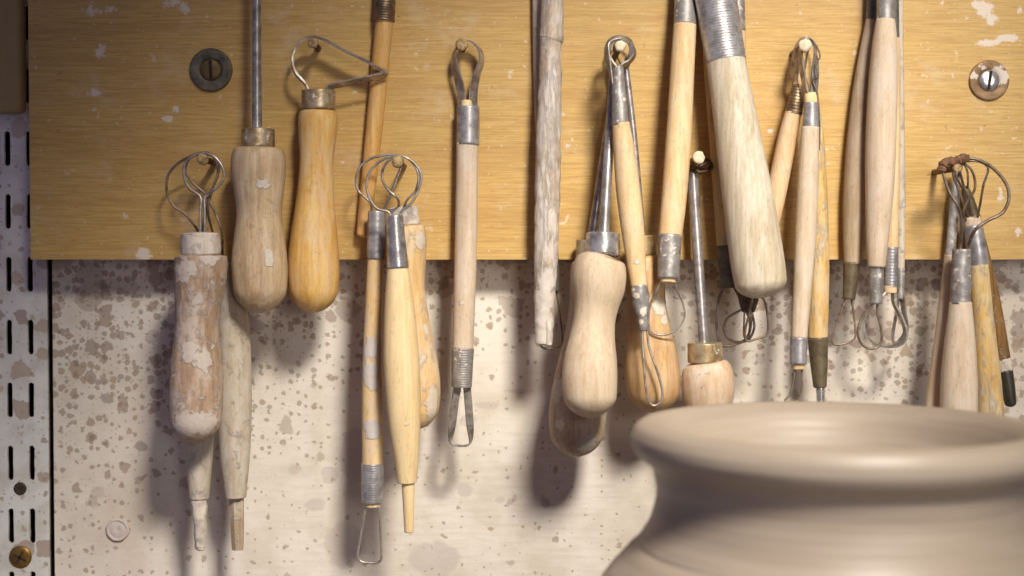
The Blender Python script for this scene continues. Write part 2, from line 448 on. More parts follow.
def blobs_fn(blobs, Y):
    """blobs: (px, py, rx, ry, strength) -> soft mask at a world point"""
    B = [(at(b[0], b[1], Y), b[2] * sc(Y), b[3] * sc(Y), b[4] if len(b) > 4 else 1.0) for b in blobs]
    def f(v):
        m = 0.0
        for p, rx, rz, s in B:
            dx, dz = (v.x - p.x) / rx, (v.z - p.z) / rz
            if abs(dx) < 1.7 and abs(dz) < 1.7:
                m = max(m, s * min(1.0, max(0.0, 1.3 - 0.8 * math.hypot(dx, dz))))
        return m
    return f

# ------------------------------------------------------------------ setting
WTOP, WBOT = ZC + 0.205, 0.0
xl = at(53.3, 400, 0).x
bot_ctr = at(560, 530, 0)
def brushed(v):
    p = (v - bot_ctr); d = math.hypot(p.x / 0.20, p.z / 0.085)
    return max(0.0, min(1.0, 1.5 - d))
def density(v):
    b = brushed(v); left = max(0.0, min(1.0, (-0.10 - v.x) / 0.10 + 0.55))
    return max(0.5, min(1.5, 1.1 + 1.6 * max(0.0, min(0.22, v.x - 0.02)) + 0.3 * left * max(0, min(1, (v.z - 0.13) / 0.09)) - 0.85 * b))
smears = blobs_fn([(435, 560, 24, 20), (315, 505, 14, 10, .7), (343, 545, 20, 26, .9), (355, 455, 16, 30, .9), (330, 475, 9, 9), (405, 415, 18, 12, .6), (487, 405, 16, 4, .9),
                   (468, 420, 10, 8, .8), (465, 490, 10, 9, .8), (455, 560, 14, 12, .6), (520, 392, 22, 3, .8), (555, 480, 20, 10, .5), (112, 285, 17, 7), (152, 274, 7, 9), (130, 287, 9, 8),
                   (58, 303, 7, 8), (155, 306, 6, 6), (70, 268, 7, 4), (153, 337, 7, 7), (98, 492, 9, 8, .7), (294, 470, 8, 6, .8), (862, 285, 9, 10), (905, 300, 10, 9, .8), (870, 330, 9, 7, .6),
                   (480, 355, 20, 3, .5), (760, 360, 8, 8, .7), (500, 500, 5, 4), (650, 545, 6, 5, .8)], 0)
WALL = plaster('spattered_plaster')
wl = grid_panel('wall_back', xl, 0.40, WBOT, WTOP, 0.0, 0.05, 0.0022, WALL, {'brushed': brushed, 'spotting': density, 'smear': smears}, Vector((0, 0, 0)))
wl['kind'] = 'structure'
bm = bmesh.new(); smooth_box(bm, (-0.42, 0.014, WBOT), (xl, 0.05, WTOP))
o = link('dark_recess_back', bm, DARK, None, False); o['kind'] = 'structure'  # dark sheet standing in for the shade behind the upright's slots and gap
bm = bmesh.new(); smooth_box(bm, (-0.42, 0.0, WBOT), (at(-12, 400, 0).x, 0.014, WTOP))
o = link('wall_left', bm, plain('plain_plaster', (224, 214, 200), 0.8, 0, 0.9, 60), None, False); o['kind'] = 'structure'
# worktop the pot stands on, below the frame
bm = bmesh.new(); smooth_box(bm, (-0.42, -0.55, -0.03), (0.40, 0.0, 0.0), 0.002)
o = link('worktop', bm, plain('dark_clay_stained_worktop', (112, 98, 84), 0.8), None, False); o['kind'] = 'structure'
# painted post at the upper left
pl, pr = at(-70, 60, -0.013).x, at(21.5, 60, -0.013).x
zb = at(10, 113, -0.013).z
bm = bmesh.new(); smooth_box(bm, (pl, -0.013, zb), (pr, -0.0045, WTOP), 0.003)
o = link('trim_1', bm, plain('olive_cream_painted_wood', (172, 148, 98), 0.55, 0, 0.93, 60, 0.15), None, True); o['kind'] = 'structure'

# ------------------------------------------------------------------ wooden board
bx0, bx1 = at(29.5, 150, YB).x, at(1090, 150, YB).x
bz0 = at(500, 259.5, YB).z
clay_b = blobs_fn([(92, 10, 11, 8, .7), (110, 9, 12, 5, .7), (175, 4, 16, 5, .8), (186, 9, 7, 6, .8), (100, 52, 7, 9, .8), (95, 92, 8, 6, .85), (74, 37, 5, 5, .5), (122, 60, 4, 5, .5), (168, 119, 6, 4), (176, 109, 4, 4),
                   (226, 104, 9, 6, .5), (144, 255, 9, 8), (37, 212, 8, 6, .5), (117, 205, 1.5, 7, .8), (35, 236, 5, 3, .6), (165, 96, 2, 4, .9), (160, 216, 7, 5, .5), (165, 165, 20, 3, .3), (12, 3, 2, 2),
                   (985, 10, 9, 9, 1), (992, 20, 7, 6, 1), (978, 4, 10, 4), (988, 43, 14, 3.5, 1), (1008, 38, 13, 4.5, 1), (1020, 10, 5, 8, .6), (957, 56, 4, 9, .55), (951, 77, 4, 4, .8), (925, 12, 12, 6, .45),
                   (941, 3, 6, 4, .6), (915, 40, 10, 3, .4), (982, 129, 3, 3, .9), (1015, 129, 4, 2, .9), (950, 150, 10, 8, .55), (1000, 195, 5, 18, .6), (905, 190, 2, 2, .9), (913, 215, 4, 3, .6), (975, 232, 8, 8, .5),
                   (770, 132, 4, 3, .9), (800, 12, 6, 3, .6), (830, 148, 9, 2.5, .7), (432, 150, 5, 4, .6), (567, 145, 5, 4, .8), (590, 130, 5, 3, .6), (520, 60, 5, 2, .5), (436, 112, 4, 2, .8), (640, 75, 6, 3, .4),
                   (660, 20, 10, 3, .5), (345, 250, 8, 4, .5), (500, 240, 10, 3, .3), (1018, 232, 5, 8, .6)], YB)
bd = grid_panel('backboard', bx0, bx1, bz0, WTOP - 0.006, YB, -0.004, 0.0017, board_mat(), {'clay': clay_b}, Vector((0, 0, 0)))
tag(bd, 'golden wooden board with horizontal grain and white clay specks, fixed behind the tools', 'board')

# ------------------------------------------------------------------ slotted shelf upright
def upright():
    Yf, th = -0.003, 0.0016
    root = bpy.data.objects.new('shelf_upright', None); C.objects.link(root)
    org = at(25, 560, Yf); org.z = 0.02; root.location = org
    tag(root, 'white spattered metal upright with two columns of slots, at the left edge', 'shelf upright')
    x0, x1 = at(-8, 400, Yf).x, at(47.8, 400, Yf).x
    z0, z1 = 0.004, WTOP - 0.02
    bm = bmesh.new(); edges = []
    def loop(pts):
        vs = [bm.verts.new(Vector((x, Yf, z))) for x, z in pts]
        for a, b in zip(vs, vs[1:] + vs[:1]): edges.append(bm.edges.new((a, b)))
    loop([(x0, z0), (x1, z0), (x1, z1), (x0, z1)])
    s = sc(Yf); hw = 2.8 * s
    for cx in (9.8, 31.2):
        for k in range(-3, 12):
            ya, yb = 131 + 62.9 * k, 166 + 62.9 * k
            x = at(cx, 400, Yf).x; za, zb_ = at(cx, yb, Yf).z, at(cx, ya, Yf).z
            if za < z0 + 0.004 or zb_ > z1 - 0.004: continue
            jit = lambda: random.uniform(-0.25, 0.25) * s
            pts = []
            for i in range(7):
                a = math.pi + math.pi * i / 6; pts.append((x + hw * math.cos(a) + jit(), za + hw + hw * math.sin(a) + jit()))
            for i in range(1, 4): pts.append((x + hw + jit(), za + hw + (zb_ - za - 2 * hw) * i / 4))
            for i in range(7):
                a = math.pi * i / 6; pts.append((x + hw * math.cos(a) + jit(), zb_ - hw + hw * math.sin(a) + jit()))
            for i in range(1, 4): pts.append((x - hw + jit(), zb_ - hw - (zb_ - za - 2 * hw) * i / 4))
            loop(pts)
    bmesh.ops.triangle_fill(bm, use_beauty=True, use_dissolve=False, edges=edges, normal=Vector((0, -1, 0)))
    r = bmesh.ops.extrude_face_region(bm, geom=bm.faces[:])
    bmesh.ops.translate(bm, verts=[g for g in r['geom'] if isinstance(g, bmesh.types.BMVert)], vec=(0, th, 0))
    t = NT('spattered_white_enamel'); uv = flat_uv(t)
    c = t.mix(t.sstep(t.noise(uv, 60, 5, 0.6), 0.35, 0.7), lin((226, 224, 216)), lin((204, 198, 186)))
    for i, (scl, kp, sz) in enumerate(((85, 0.35, 1.5), (190, 0.4, 0.8), (400, 0.3, 0.8))):
        m, rr = spots_mask(t, t.vmath('ADD', uv, (0.7 * i, 0.4 * i, 0)), scl, kp, sz)
        c = t.mix(t.math('MULTIPLY', m, 0.7), c, t.mix(rr, lin((150, 122, 104)), lin((190, 166, 136))))
    t.l(c, t.b.inputs['Base Color']); t.b.inputs['Roughness'].default_value = 0.45
    p = link('slotted_face', bm, t.m, root, False, org)
    bm = bmesh.new()
    smooth_box(bm, (x1 - 0.006, Yf + th, z0), (x1 - 0.006 + th, 0.0135, z1)); smooth_box(bm, (x0, Yf + th, z0), (x0 + th, 0.0135, z1))
    link('side_flange', bm, t.m, root, False, org)
    for (px, py, r, kind) in ((20.3, 488.5, 6.5, 0), (20.5, 557, 11.5, 1)):
        c = at(px, py, Yf); R = r * s
        bm = bmesh.new()
        prof = [(0.02, -0.0012 if kind else -0.0002), (0.45, -0.0011 if kind else -0.0002), (0.8, -0.0008 if kind else -0.0005), (1.0, -0.0003), (1.0, 0.004)]
        rings = []
        for k, (f, y) in enumerate(prof):
            rings.append([c + Vector((math.cos(a) * R * f * (1 + 0.05 * noise.noise(Vector((math.cos(a), math.sin(a), px)))), y, math.sin(a) * R * f)) for a in [2*math.pi*i/24 for i in range(24)]])
        bm = rings_to_bm(rings)
        so = link('screw', bm, BRSCREW if kind else DARKF, root, True, org)
        so['label'] = 'brass screw head' if kind else 'dark rusty screw'
        if kind:
            bm = bmesh.new()
            for ang in (0.5, 0.5 + math.pi / 2):
                b2 = bmesh.new(); smooth_box(b2, (-R * 0.62, -0.0014, -R * 0.09), (R * 0.62, -0.0008, R * 0.09))
                bmesh.ops.rotate(b2, verts=b2.verts, cent=(0, 0, 0), matrix=Matrix.Rotation(ang, 3, 'Y')); bmesh.ops.translate(b2, verts=b2.verts, vec=c)
                me = bpy.data.meshes.new('tmp'); b2.to_mesh(me); b2.free(); bm.from_mesh(me); bpy.data.meshes.remove(me)
            link('cross_slot', bm, DARKF, so, False, org)
upright()

# ------------------------------------------------------------------ screws and washers on the board, plaster-covered screw in the wall
def lathe_y(c, prof, segs=40, wob=0.0):
    rings = []
    for r, y in prof:
        rings.append([c + Vector((math.cos(a) * r * (1 + wob * noise.noise(Vector((2 * math.cos(a), 2 * math.sin(a), c.x * 50)))), y, math.sin(a) * r * (1 + wob * noise.noise(Vector((2 * math.cos(a), 2 * math.sin(a), c.x * 50)))))) for a in [2 * math.pi * i / segs for i in range(segs)]])
    return rings_to_bm(rings)

def mount_screw(px, py, rw, rh, matw, math_, ang, label, dab=None):
    s = sc(YB); c = at(px, py, YB); root = bpy.data.objects.new('mounting_screw', None); C.objects.link(root); root.location = c
    tag(root, label, 'screw', 'screws in the board')
    R = rw * s; r = rh * s
    bm = lathe_y(c, [(r * 0.9, 0.0004), (R * 0.99, 0.0004), (R, -0.0010), (R * 0.975, -0.0015), (R * 0.93, -0.0016), (r * 1.2, -0.0014), (r * 1.08, -0.0011), (r * 1.02, -0.0006), (r * 0.9, -0.0004)])
    w = link('washer', bm, matw, root, True, c)
    if dab:
        vals = []
        for v in w.data.vertices:
            b = 0
            for dx, dz, dr in dab: b = max(b, min(1, max(0, 1.35 - 0.85 * math.hypot(v.co.x / s - dx, v.co.z / s - dz) / dr)))
            vals.append(b)
        a = w.data.attributes.new('clay', 'FLOAT', 'POINT'); a.data.foreach_set('value', vals)
    bm = lathe_y(c, [(r * 0.98, -0.0003), (r * 0.98, -0.0011), (r * 0.9, -0.0015), (r * 0.4, -0.0018), (0.00002, -0.0018)])
    hd = link('screw_head', bm, math_, root, True, c)
    bm = bmesh.new(); smooth_box(bm, (-r * 0.13, -0.0020, -r * 0.86), (r * 0.13, -0.0010, r * 0.86))
    bmesh.ops.rotate(bm, verts=bm.verts, cent=(0, 0, 0), matrix=Matrix.Rotation(ang, 3, 'Y')); bmesh.ops.translate(bm, verts=bm.verts, vec=c)
    link('slot', bm, DARK, hd, False, c)
mount_screw(211.3, 70, 21.5, 10.5, WASH, metal('aged_brass_screw', (126, 100, 62), (88, 70, 44), 0.5, 0.05, 0.4), -0.05, 'slotted brass screw in a dark round washer on the board')
mount_screw(988.5, 80.5, 20, 10.5, WASHB, SHINY, 0.12, 'slotted screw in a brown washer dabbed with white clay, on the board', [(13, 3, 7), (8, 10, 6), (-15, 4, 4), (-8, 14, 4)])

c = at(118, 529.5, 0)
bm = lathe_y(c, [(11.8 * sc(0), 0.0005), (11.4 * sc(0), -0.0012), (10.2 * sc(0), -0.0018), (9 * sc(0), -0.0009), (7.5 * sc(0), -0.0012), (3 * sc(0), -0.0015), (0.00003, -0.0010)], 36, 0.10)
o = link('plugged_screw', bm, wood('wall_coloured_plaster', (206, 194, 184), (186, 172, 160), 0.2, (214, 204, 196)), None, True, c)
tag(o, 'round screw head coated in clay on the pale wall near the bottom left', 'screw')

# ------------------------------------------------------------------ nails the tools hang from
def nail(px, py, h, r, label, rs=3.2, mat=None):
    Yt = hY(h); tip = at(px, py, Yt); s = sc(Yt)
    root = bpy.data.objects.new('nail', None); C.objects.link(root); root.location = Vector((tip.x, YB, tip.z))
    tag(root, label, 'nail', 'nails in the board')
    c = Vector((tip.x, YB, tip.z)); L = h / 1000
    link('shank', lathe_y(c, [(rs * s, 0.008), (rs * s, -L + 0.002)], 16), NAILS, root, True, c)
    R = r * s
    link('nail_head', lathe_y(c, [(rs * s, -L + 0.0034), (R * 0.85, -L + 0.0030), (R, -L + 0.0016), (R * 0.97, -L + 0.0006), (R * 0.86, -L + 0.0001), (R * 0.4, -L), (0.00003, -L)], 24, 0.16), mat or NAILM, root, True, c)
nail(202, 159, 30, 6, 'clay-coated nail holding the tool with the pear-shaped wire loop, left of the board')
nail(312.5, 42.5, 20, 5.5, 'nail holding the honey handled tool with the pointed strap blade')
nail(397, 161.5, 40, 6, 'nail holding the round wire rings in the middle of the board')
nail(461.5, 44.5, 16, 6.5, 'tan nail holding the single tool with a looped steel strap')
nail(620.5, 45.5, 40, 5.5, 'pale nail under the curled strap above the smooth beech handle', 3.2, NAILC)
nail(699, 157.5, 22, 6.5, 'round pale nail head right of the plain birch stick', 3.2, NAILC)
nail(805.5, 45, 30, 6.5, 'round cream nail head holding the pair of tools right of the thick ash handle', 3.2, NAILC)
nail(958, 168, 36, 4.5, 'nail under the brown cord near the right edge')
nail(257, -62, 28, 6, 'nail above the steel rod of the beech handle'); nail(388, -66, 14, 6, 'nail above the leaning pine stick'); nail(541, -62, 24, 6, 'nail above the white crusted stick')
nail(687, -66, 28, 6, 'nail above the plain birch stick'); nail(722, -70, 40, 6, 'nail above the thick ash handle'); nail(884, -66, 32, 6, 'nail above the cluster of four slim tools')

def ring_above(t, x, y, nx, ny, h, w=9, r=1.4, mat=None):
    """pear shaped hanging loop, out of the frame"""
    t.wire('wire_loop', [(x - 2, y), (x - 2, y - 6), (nx - w, ny + 12), (nx - w * .8, ny - 2), (nx, ny - 5.5), (nx + w * .8, ny - 2), (nx + w, ny + 12), (x + 2, y - 6), (x + 2, y)], mat or WIRE, h, r)

# ================================================================== first nail (left)
t = Tool('loop_tool', 'brown clay-caked bulbous handle with a pear-shaped wire loop, leftmost of the hanging tools', 'tools hanging from the board', (202, 156, 29))
t.turned('handle', [(201, 254, 25.5), (201, 266, 26.2), (199.5, 285, 25.3), (198, 305, 22.5), (197.3, 322, 21.8), (197, 342, 22.8), (196.3, 365, 25.5), (196, 385, 26.7), (196, 405, 26.7), (196, 443, 24)], CLAYED, 30, c0=3, c1=24,
         rough=0.5, spots=[(193, 425, 26, 0.5), (190, 350, 9, 1.5), (205, 360, 8, 1.6), (215, 420, 8), (185, 270, 12), (212, 258, 12, .6), (198, 300, 7)])
t.turned('collar', [(200.2, 232, 18.8), (200.5, 243, 19.5), (201, 255, 19.3)], CLAY, 30, c0=2, rough=1.2, label='collar caked in pale dried clay')
t.wire('wire_loop', [(200, 234, 29), (200.2, 212, 28), (200.3, 197, 27), (189, 188, 27), (184.5, 178, 27), (185, 164, 27), (193, 156, 27), (203, 153, 27), (213, 156, 27), (222, 166, 27), (224, 177, 27), (217, 188, 27), (205.5, 196, 27), (204.8, 212, 28), (204.8, 234, 29)], WIREL, r=1.45)
t = Tool('modelling_tool', 'grey clay-coated stick with a flaked white tip, behind the brown clay-caked handle', 'tools hanging from the board', (197, 155, 10))
t.turned('handle', [(198, 232, 9), (199, 260, 11), (199.5, 330, 15), (199.3, 390, 15.8), (199, 447, 14.2), (199, 499.5, 9.6)], GREYW, 9, c0=2, c1=1.5)
t.turned('tip', [(199, 498, 7.8), (200, 515, 7.2), (200, 535, 5.8), (200, 551, 4.5)], CLAY, 9, rough=1.6, c1=3, label='flaked white tip')
t.wire('wire_loop', [(199, 236, 9), (195.5, 227), (185, 214), (173, 205.5), (167, 192), (168, 176), (176, 165), (190, 156.5), (204, 152.5), (213, 156), (218, 171), (212, 190), (206, 212), (202, 236, 9)], WIRE, 18, 1.35)
t = Tool('modelling_tool', 'smooth grey tapered stick with a flat split tip, right of the flaked white tip', 'tools hanging from the board', (205, 154, 10))
t.turned('handle', [(229, 262, 8), (232, 293, 13.2), (234, 345, 16.6), (234.5, 400, 17.2), (234.7, 450, 15.6), (236, 498.5, 10.2)], GREYW, 9, c0=3, c1=1.5)
t.turned('tip', [(236.8, 497, 8), (237.5, 525, 7.4), (238, 550, 6.2)], wood('split_grey_tip', (196, 176, 146), (160, 138, 110), 0.4), 9, sides=5, flat=0.6, label='flat split tip')
t.wire('wire_loop', [(226, 266, 9), (223, 254, 12), (221.5, 231), (214.5, 211), (205, 194), (192, 182), (185.5, 170), (191, 157), (202, 154), (214, 156.5), (219, 166), (213, 188), (208, 206), (212, 230, 14), (228, 266, 9)], WIRE, 23, 1.25)

# ================================================================== rod handle, strap blade, pine stick
t = Tool('ribbon_tool', 'bulbous beech handle on a long steel rod, with brass ferrule and white dabs', 'tools hanging from the board', (257, -60, 14))
t.turned('handle', [(258.5, 146, 23.5), (258.5, 156, 26.6), (258.5, 170, 27.3), (259, 190, 25), (259.3, 212, 22.6), (259.4, 238, 25.3), (259.5, 262, 27.8), (260, 280, 27.4), (260.5, 313, 24)], OAKY, 23, c0=4, c1=24,
         spots=[(263.5, 185, 7, .9), (270, 256, 6, 2)])
t.turned('ferrule', [(258, 128, 16.3), (258.3, 147, 16.6)], BRASS, 23, c0=1.5)
t.turned('rod', [(256.7, -44, 4.4), (256.8, 60, 4.5), (257, 130, 4.9)], RODM, 23)
ring_above(t, 256.7, -40, 257, -62, 22, 10)
t = Tool('ribbon_tool', 'honey lacquered handle with a pointed flat steel strap bent into a triangle', 'tools hanging from the board', (312, 38, 16))
t.turned('handle', [(318, 109, 17.5), (318, 118, 19.4), (317.5, 135, 18.9), (316.6, 158, 17), (316, 175, 17.2), (315, 200, 19), (314.2, 230, 22.7), (313.6, 255, 25.3), (313.5, 275, 26), (313.2, 313, 22)], HONEY, 14, c0=3, c1=24)
t.turned('ferrule', [(318.5, 89.5, 16.8), (318.5, 110, 17)], BRASS, 14, c0=1.5, rough=0.4)
t.wire('strap_blade', [(309, 98), (306.5, 86), (295.5, 73), (292, 60), (296, 47), (305, 38.5), (313, 36.5), (324, 39.5), (342.5, 49.5), (365, 60.5), (381, 69), (386.5, 72.2), (384, 74.5), (373, 77.5), (348, 83), (330, 87.5), (327, 98)], STRAP, 14, strap=(2.3, 0.9), tw=[0.2, 0.25, 0.25, 0.2, 0.25, 0.45, 0.45], label='thin steel strap blade')
t = Tool('wooden_stick', 'plain yellow pine stick leaning with a wire-bound top, right of the strap blade', 'tools hanging from the board', (388, -64, 6))
t.turned('handle', [(385, 15, 9), (383.5, 30, 9), (377, 100, 8.6), (369, 180, 7.8), (363, 238, 7)], YPINE, 5.5, c1=4)
t.turned('wire_binding', [(387, -30, 10), (385, 0, 10.4), (383.9, 21, 10.6)], BINDW, 6, ridge=(2.6, 1.0))
ring_above(t, 387, -28, 388, -66, 6, 12)

# ================================================================== third nail
G = 'tools hanging from the board'
t = Tool('double_loop_tool', 'thin clay-patched stick with ribbed ferrules and wire foot loop, left of the smooth birch tool', G, (390, 156, 22))
t.turned('handle', [(375.3, 257, 7.6), (373.6, 300, 8.3), (372, 350, 9.2), (372, 400, 10.3), (372.5, 465, 10.6)], BIRCHD, 17, spots=[(371, 350, 9, 1.3), (369, 374, 9, 1.3), (373, 430, 10), (374, 385, 7)])
t.turned('ferrule', [(376.5, 211, 8.5), (376.3, 235, 9), (375.5, 259, 8.8)], ALU, 17, ridge=(6, .2))
t.turned('ferrule', [(372.5, 463, 11), (372.3, 502, 10.7)], ALU, 17, ridge=(2.4, .3))
t.turned('wooden_plug', [(372.3, 501, 8.6), (372.3, 508, 8)], BIRCHD, 17, c1=2)
t.wire('wire_loop', [(372, 213, 17), (370.5, 203), (358, 190), (356, 179), (360, 167), (370, 159), (383, 155.5), (396, 155), (402.5, 158.5), (397, 178), (390, 196), (381, 214, 17)], WIREL, 22, 1.35)
t.wire('cutting_loop', [(365.5, 504), (363.5, 520), (357, 556), (359, 562), (379, 563.5), (381.8, 559), (380, 520), (379, 504)], WIREL, 17, 1.2, sharp=True)
t = Tool('modelling_tool', 'clean smooth birch tool, widest mid-length, with shiny cone ferrule and thin stub foot', G, (402, 155, 35))
t.turned('handle', [(397.7, 267, 10.6), (398.7, 290, 13.4), (400, 325, 16.4), (401.3, 360, 18.2), (403, 395, 17.8), (404.6, 428, 15.8), (406.3, 460, 12.2), (407, 483.5, 9.6)], BIRCH, 34, c1=1.2, spots=[(408, 424, 2)])
t.turned('ferrule', [(394.6, 215, 8.6), (396, 240, 9.6), (397.8, 268.5, 11)], SHINY, 34, c0=0.8, label='shiny cone ferrule')
t.turned('stub', [(408, 482, 6.6), (408.6, 508, 5.6), (409, 533, 4.6)], BIRCH, 34, c1=1.5, c0=2)
t.wire('wire_loop', [(391, 218, 34), (388.5, 212), (377, 208.5), (369, 197), (366.7, 184), (370, 171.5), (380, 161.5), (391, 156.5), (403, 156.5), (413, 162), (421, 174), (419, 188), (412, 202), (402, 211), (399.5, 218, 34)], WIREL, 34, 1.35)
t = Tool('turned_handle_tool', 'yellow handle smeared with white clay, half hidden behind the smooth birch tool', G, (400, 157, 20))
t.turned('handle', [(405.5, 224, 18), (406.3, 236, 20), (406.5, 258, 19.6), (407, 285, 18), (409, 315, 19.5), (412, 345, 22.2), (414.8, 372, 24.3), (416.5, 392, 24), (418, 429, 19)], SMEAR, 13, c0=4, c1=22,
         spots=[(422, 240, 9), (427, 330, 4, 2.5), (434, 405, 9, 2)])
t.turned('collar', [(403.2, 206, 14.6), (405, 225.5, 15)], CLAY, 13, c0=2, rough=1.0, label='collar caked in pinkish clay')
t.wire('wire_loop', [(399, 208, 13), (397, 198), (386.5, 188), (382, 177), (385, 165), (394, 157), (404, 156.5), (413, 163), (418.5, 175), (416, 190), (408, 199), (404, 208, 13)], WIREL, 26, 1.35)

# ================================================================== single double ended tool
t = Tool('double_loop_tool', 'straight pale stick with a ferrule at each end, hanging alone by a bent steel strap', G, (462, 40, 9))
t.turned('handle', [(467.4, 143, 11), (466.7, 200, 11.2), (465.2, 270, 11.2), (463, 349, 10.4)], ROSE, 9, spots=[(462, 303, 2.5)])
t.turned('ferrule', [(468.2, 106, 11.4), (468, 145, 11.5)], ALU, 9, c0=0.8)
t.turned('wooden_plug', [(466.5, 99.5, 5), (466.7, 108, 6)], BIRCH, 9, c0=2)
t.turned('ferrule', [(462.8, 348, 11.3), (461.6, 387, 10.2)], ALUD, 9, ridge=(2.4, .3))
t.wire('hanging_strap', [(462, 108, 8), (461, 92, 8), (457, 74, 9), (453.8, 58, 9), (457.5, 46, 9), (464, 41, 9), (472, 42, 9), (479.5, 49.5, 9), (481.5, 60, 9), (476.5, 76, 9), (473.5, 92, 8), (473.3, 108, 8)], STRAP, 9, strap=(2.4, 0.8), tw=[0.8, 0.9, 0.7, 0.15, 0.1, 0.3, 0.5, 0.8, 0.8])
t.wire('cutting_strap', [(458, 384), (455, 402), (450.5, 437), (450, 444), (455, 445.5), (466, 446), (471, 444.5), (471, 437), (468.3, 402), (466.7, 384)], STRAP, 9, strap=(1.9, 0.8), sharp=True, tw=[1.1, 1.1, 1.0, 0.0, 0.0, -1.0, -1.1, -1.1])

# ================================================================== white stick and thin tool behind
t = Tool('wooden_stick', 'thick straight stick crusted in cracked white clay with a broken foot', G, (541, -60, 15))
t.turned('handle', [(552.8, -36, 10.6), (552, 20, 11.4), (551.6, 38.5, 11.7), (551, 41.5, 10.8), (550.4, 75, 11.3), (548.8, 130, 12.3), (547.2, 200, 12.7), (545.6, 265, 11.6), (544, 320, 9.6), (543.5, 345, 8.5)], WHITEST, 15, rough=0.9, c1=2,
         spots=[(546, 300, 14), (545, 325, 14), (544, 340, 12), (548, 282, 12)])
t.turned('clay_crumb', [(547.8, 318, 3), (548.6, 332, 3.6), (549, 346, 3)], CLAY, 18.3, rough=1.2, c0=2, c1=2, label='white clay crumb on the broken foot')
ring_above(t, 552.8, -34, 541, -62, 14, 12)
t = Tool('loop_tool', 'thin stick with a small grey ferrule and wire foot loop, behind the white crusted stick', G, (541, -60, 5))
t.turned('handle', [(538.2, -36, 6), (538.8, 30, 6.2), (541.5, 120, 6.4), (547.5, 200, 6.2), (551.5, 250, 5.8)], GREYW, 4)
t.turned('ferrule', [(551.3, 247, 6.8), (553.8, 291, 6.4)], GREYF, 4)
t.wire('cutting_loop', [(556.5, 289), (558.5, 305), (562, 330), (563, 344), (559, 348), (542, 349), (539.5, 343), (547, 315), (551.5, 289)], WIRE, 4, 1.1, sharp=True)
ring_above(t, 538.2, -34, 541, -62, 4, 9)

# ================================================================== nail above the beech handle
t = Tool('ribbon_tool', 'smooth clean beech handle with a waist and a bright dented ferrule', G, (617, 42, 22))
t.turned('handle', [(602, 254, 18, 35), (600.3, 261, 24.5, 35.5), (599, 275, 27.3, 36.5), (598.5, 289, 26.3, 37), (596.3, 306, 22.3, 37.5), (594, 322, 21.2, 38), (592, 340, 23.3, 39), (590.5, 358, 26.4, 40.5), (589.6, 378, 27.8, 42), (590, 398, 26.6, 43), (590.5, 418, 22, 44)], BEECH, c0=8, c1=20)
t.turned('ferrule', [(602.8, 233, 17, 33.5), (602.3, 256, 17.6, 35)], SHINY, c0=1.2, rough=0.5, label='bright dented ferrule')
t.turned('rod', [(613.5, 74, 4.2, 21.5), (612, 100, 4.5, 22.5), (607, 180, 5, 29), (604, 236, 5.4, 33.5)], RODM)
t.wire('strap_loop', [(614, 78, 21.5), (609, 62, 21.5), (607.5, 50, 21.5), (611, 41, 21.5), (619, 37.5, 21.5), (628, 40, 21.5), (632, 50, 21.5), (626, 64, 21.5), (615, 78, 21.5)], STRAP, 21.5, strap=(2, 1.0))
t = Tool('turned_handle_tool', 'brown clay-stained bulbous handle hidden behind the smooth clean beech handle', G, (620, 40, 8))
t.turned('handle', [(590, 260, 17, 10), (589.5, 272, 19.5, 10), (588, 300, 18.5, 10), (585, 335, 20, 11), (581.5, 365, 24, 12.5), (578.8, 395, 27.6, 14), (577.3, 420, 28.6, 14), (576, 456.5, 24, 14)], BEECHG, c0=4, c1=24, spots=[(590, 445, 12), (557, 390, 8, 2), (560, 425, 6)])
t.turned('ferrule', [(590.5, 240, 14), (590, 262, 14.5)], BRASS, 10)
t.turned('rod', [(615, 80, 3.6, 7), (605, 150, 4, 9), (591, 242, 4.6, 10)], RODM)
t.wire('wire_loop', [(614, 84, 7), (611, 66, 7), (608, 52, 7), (613, 42, 7), (621, 39, 7), (629, 43, 7), (631, 54, 7), (624, 68, 7), (616, 84, 7)], WIRE, 7, 1.3)
t = Tool('double_loop_tool', 'slim golden stick with clay-caked ferrule and narrow wire loop, in front of the tan bulb', G, (622, 40, 34))
t.turned('handle', [(620.8, 123, 8.6), (624, 150, 10.7), (628, 190, 12), (632.5, 228, 11.6), (636, 260, 9.8), (639, 288, 8.5)], PINE, 33, spots=[(637, 262, 3)])
t.turned('ferrule', [(618, 66, 5), (618.6, 84, 6.5), (620.6, 125, 8.5)], ALUD, 33, rough=0.5)
t.turned('clay_ferrule', [(638.6, 284, 9), (640, 298, 8.9), (642.3, 316, 6.8), (644, 331, 4.6)], ALUD, 33, rough=1.2, spots=[(636, 296, 4), (643, 312, 4), (640, 322, 3)], c0=1, label='foot ferrule caked in clay')
t.wire('strap_loop', [(617, 70), (611, 62), (607.5, 54), (609, 45), (616, 39.5), (625, 40), (632, 45), (634.5, 54), (630, 61), (622, 66), (619.5, 70)], STRAP, 33, strap=(2.2, 0.9), tw=0.3)
t.wire('loose_wire', [(622, 38, 35), (613, 40, 36), (608.8, 44, 37), (610, 60, 37.5), (612.8, 85, 38)], WIREL, 37, 1.1)
t.wire('cutting_loop', [(642, 328), (643, 350), (645, 378), (648, 399), (653, 405.5), (660, 403), (662.5, 396), (660, 380), (654, 362), (649, 346), (647, 328)], WIREL, 33, 1.2)
t = Tool('turned_handle_tool', 'glossy tan bulbous handle behind the narrow wire loop, left of the short pinkish knob', G, (624, 42, 14))
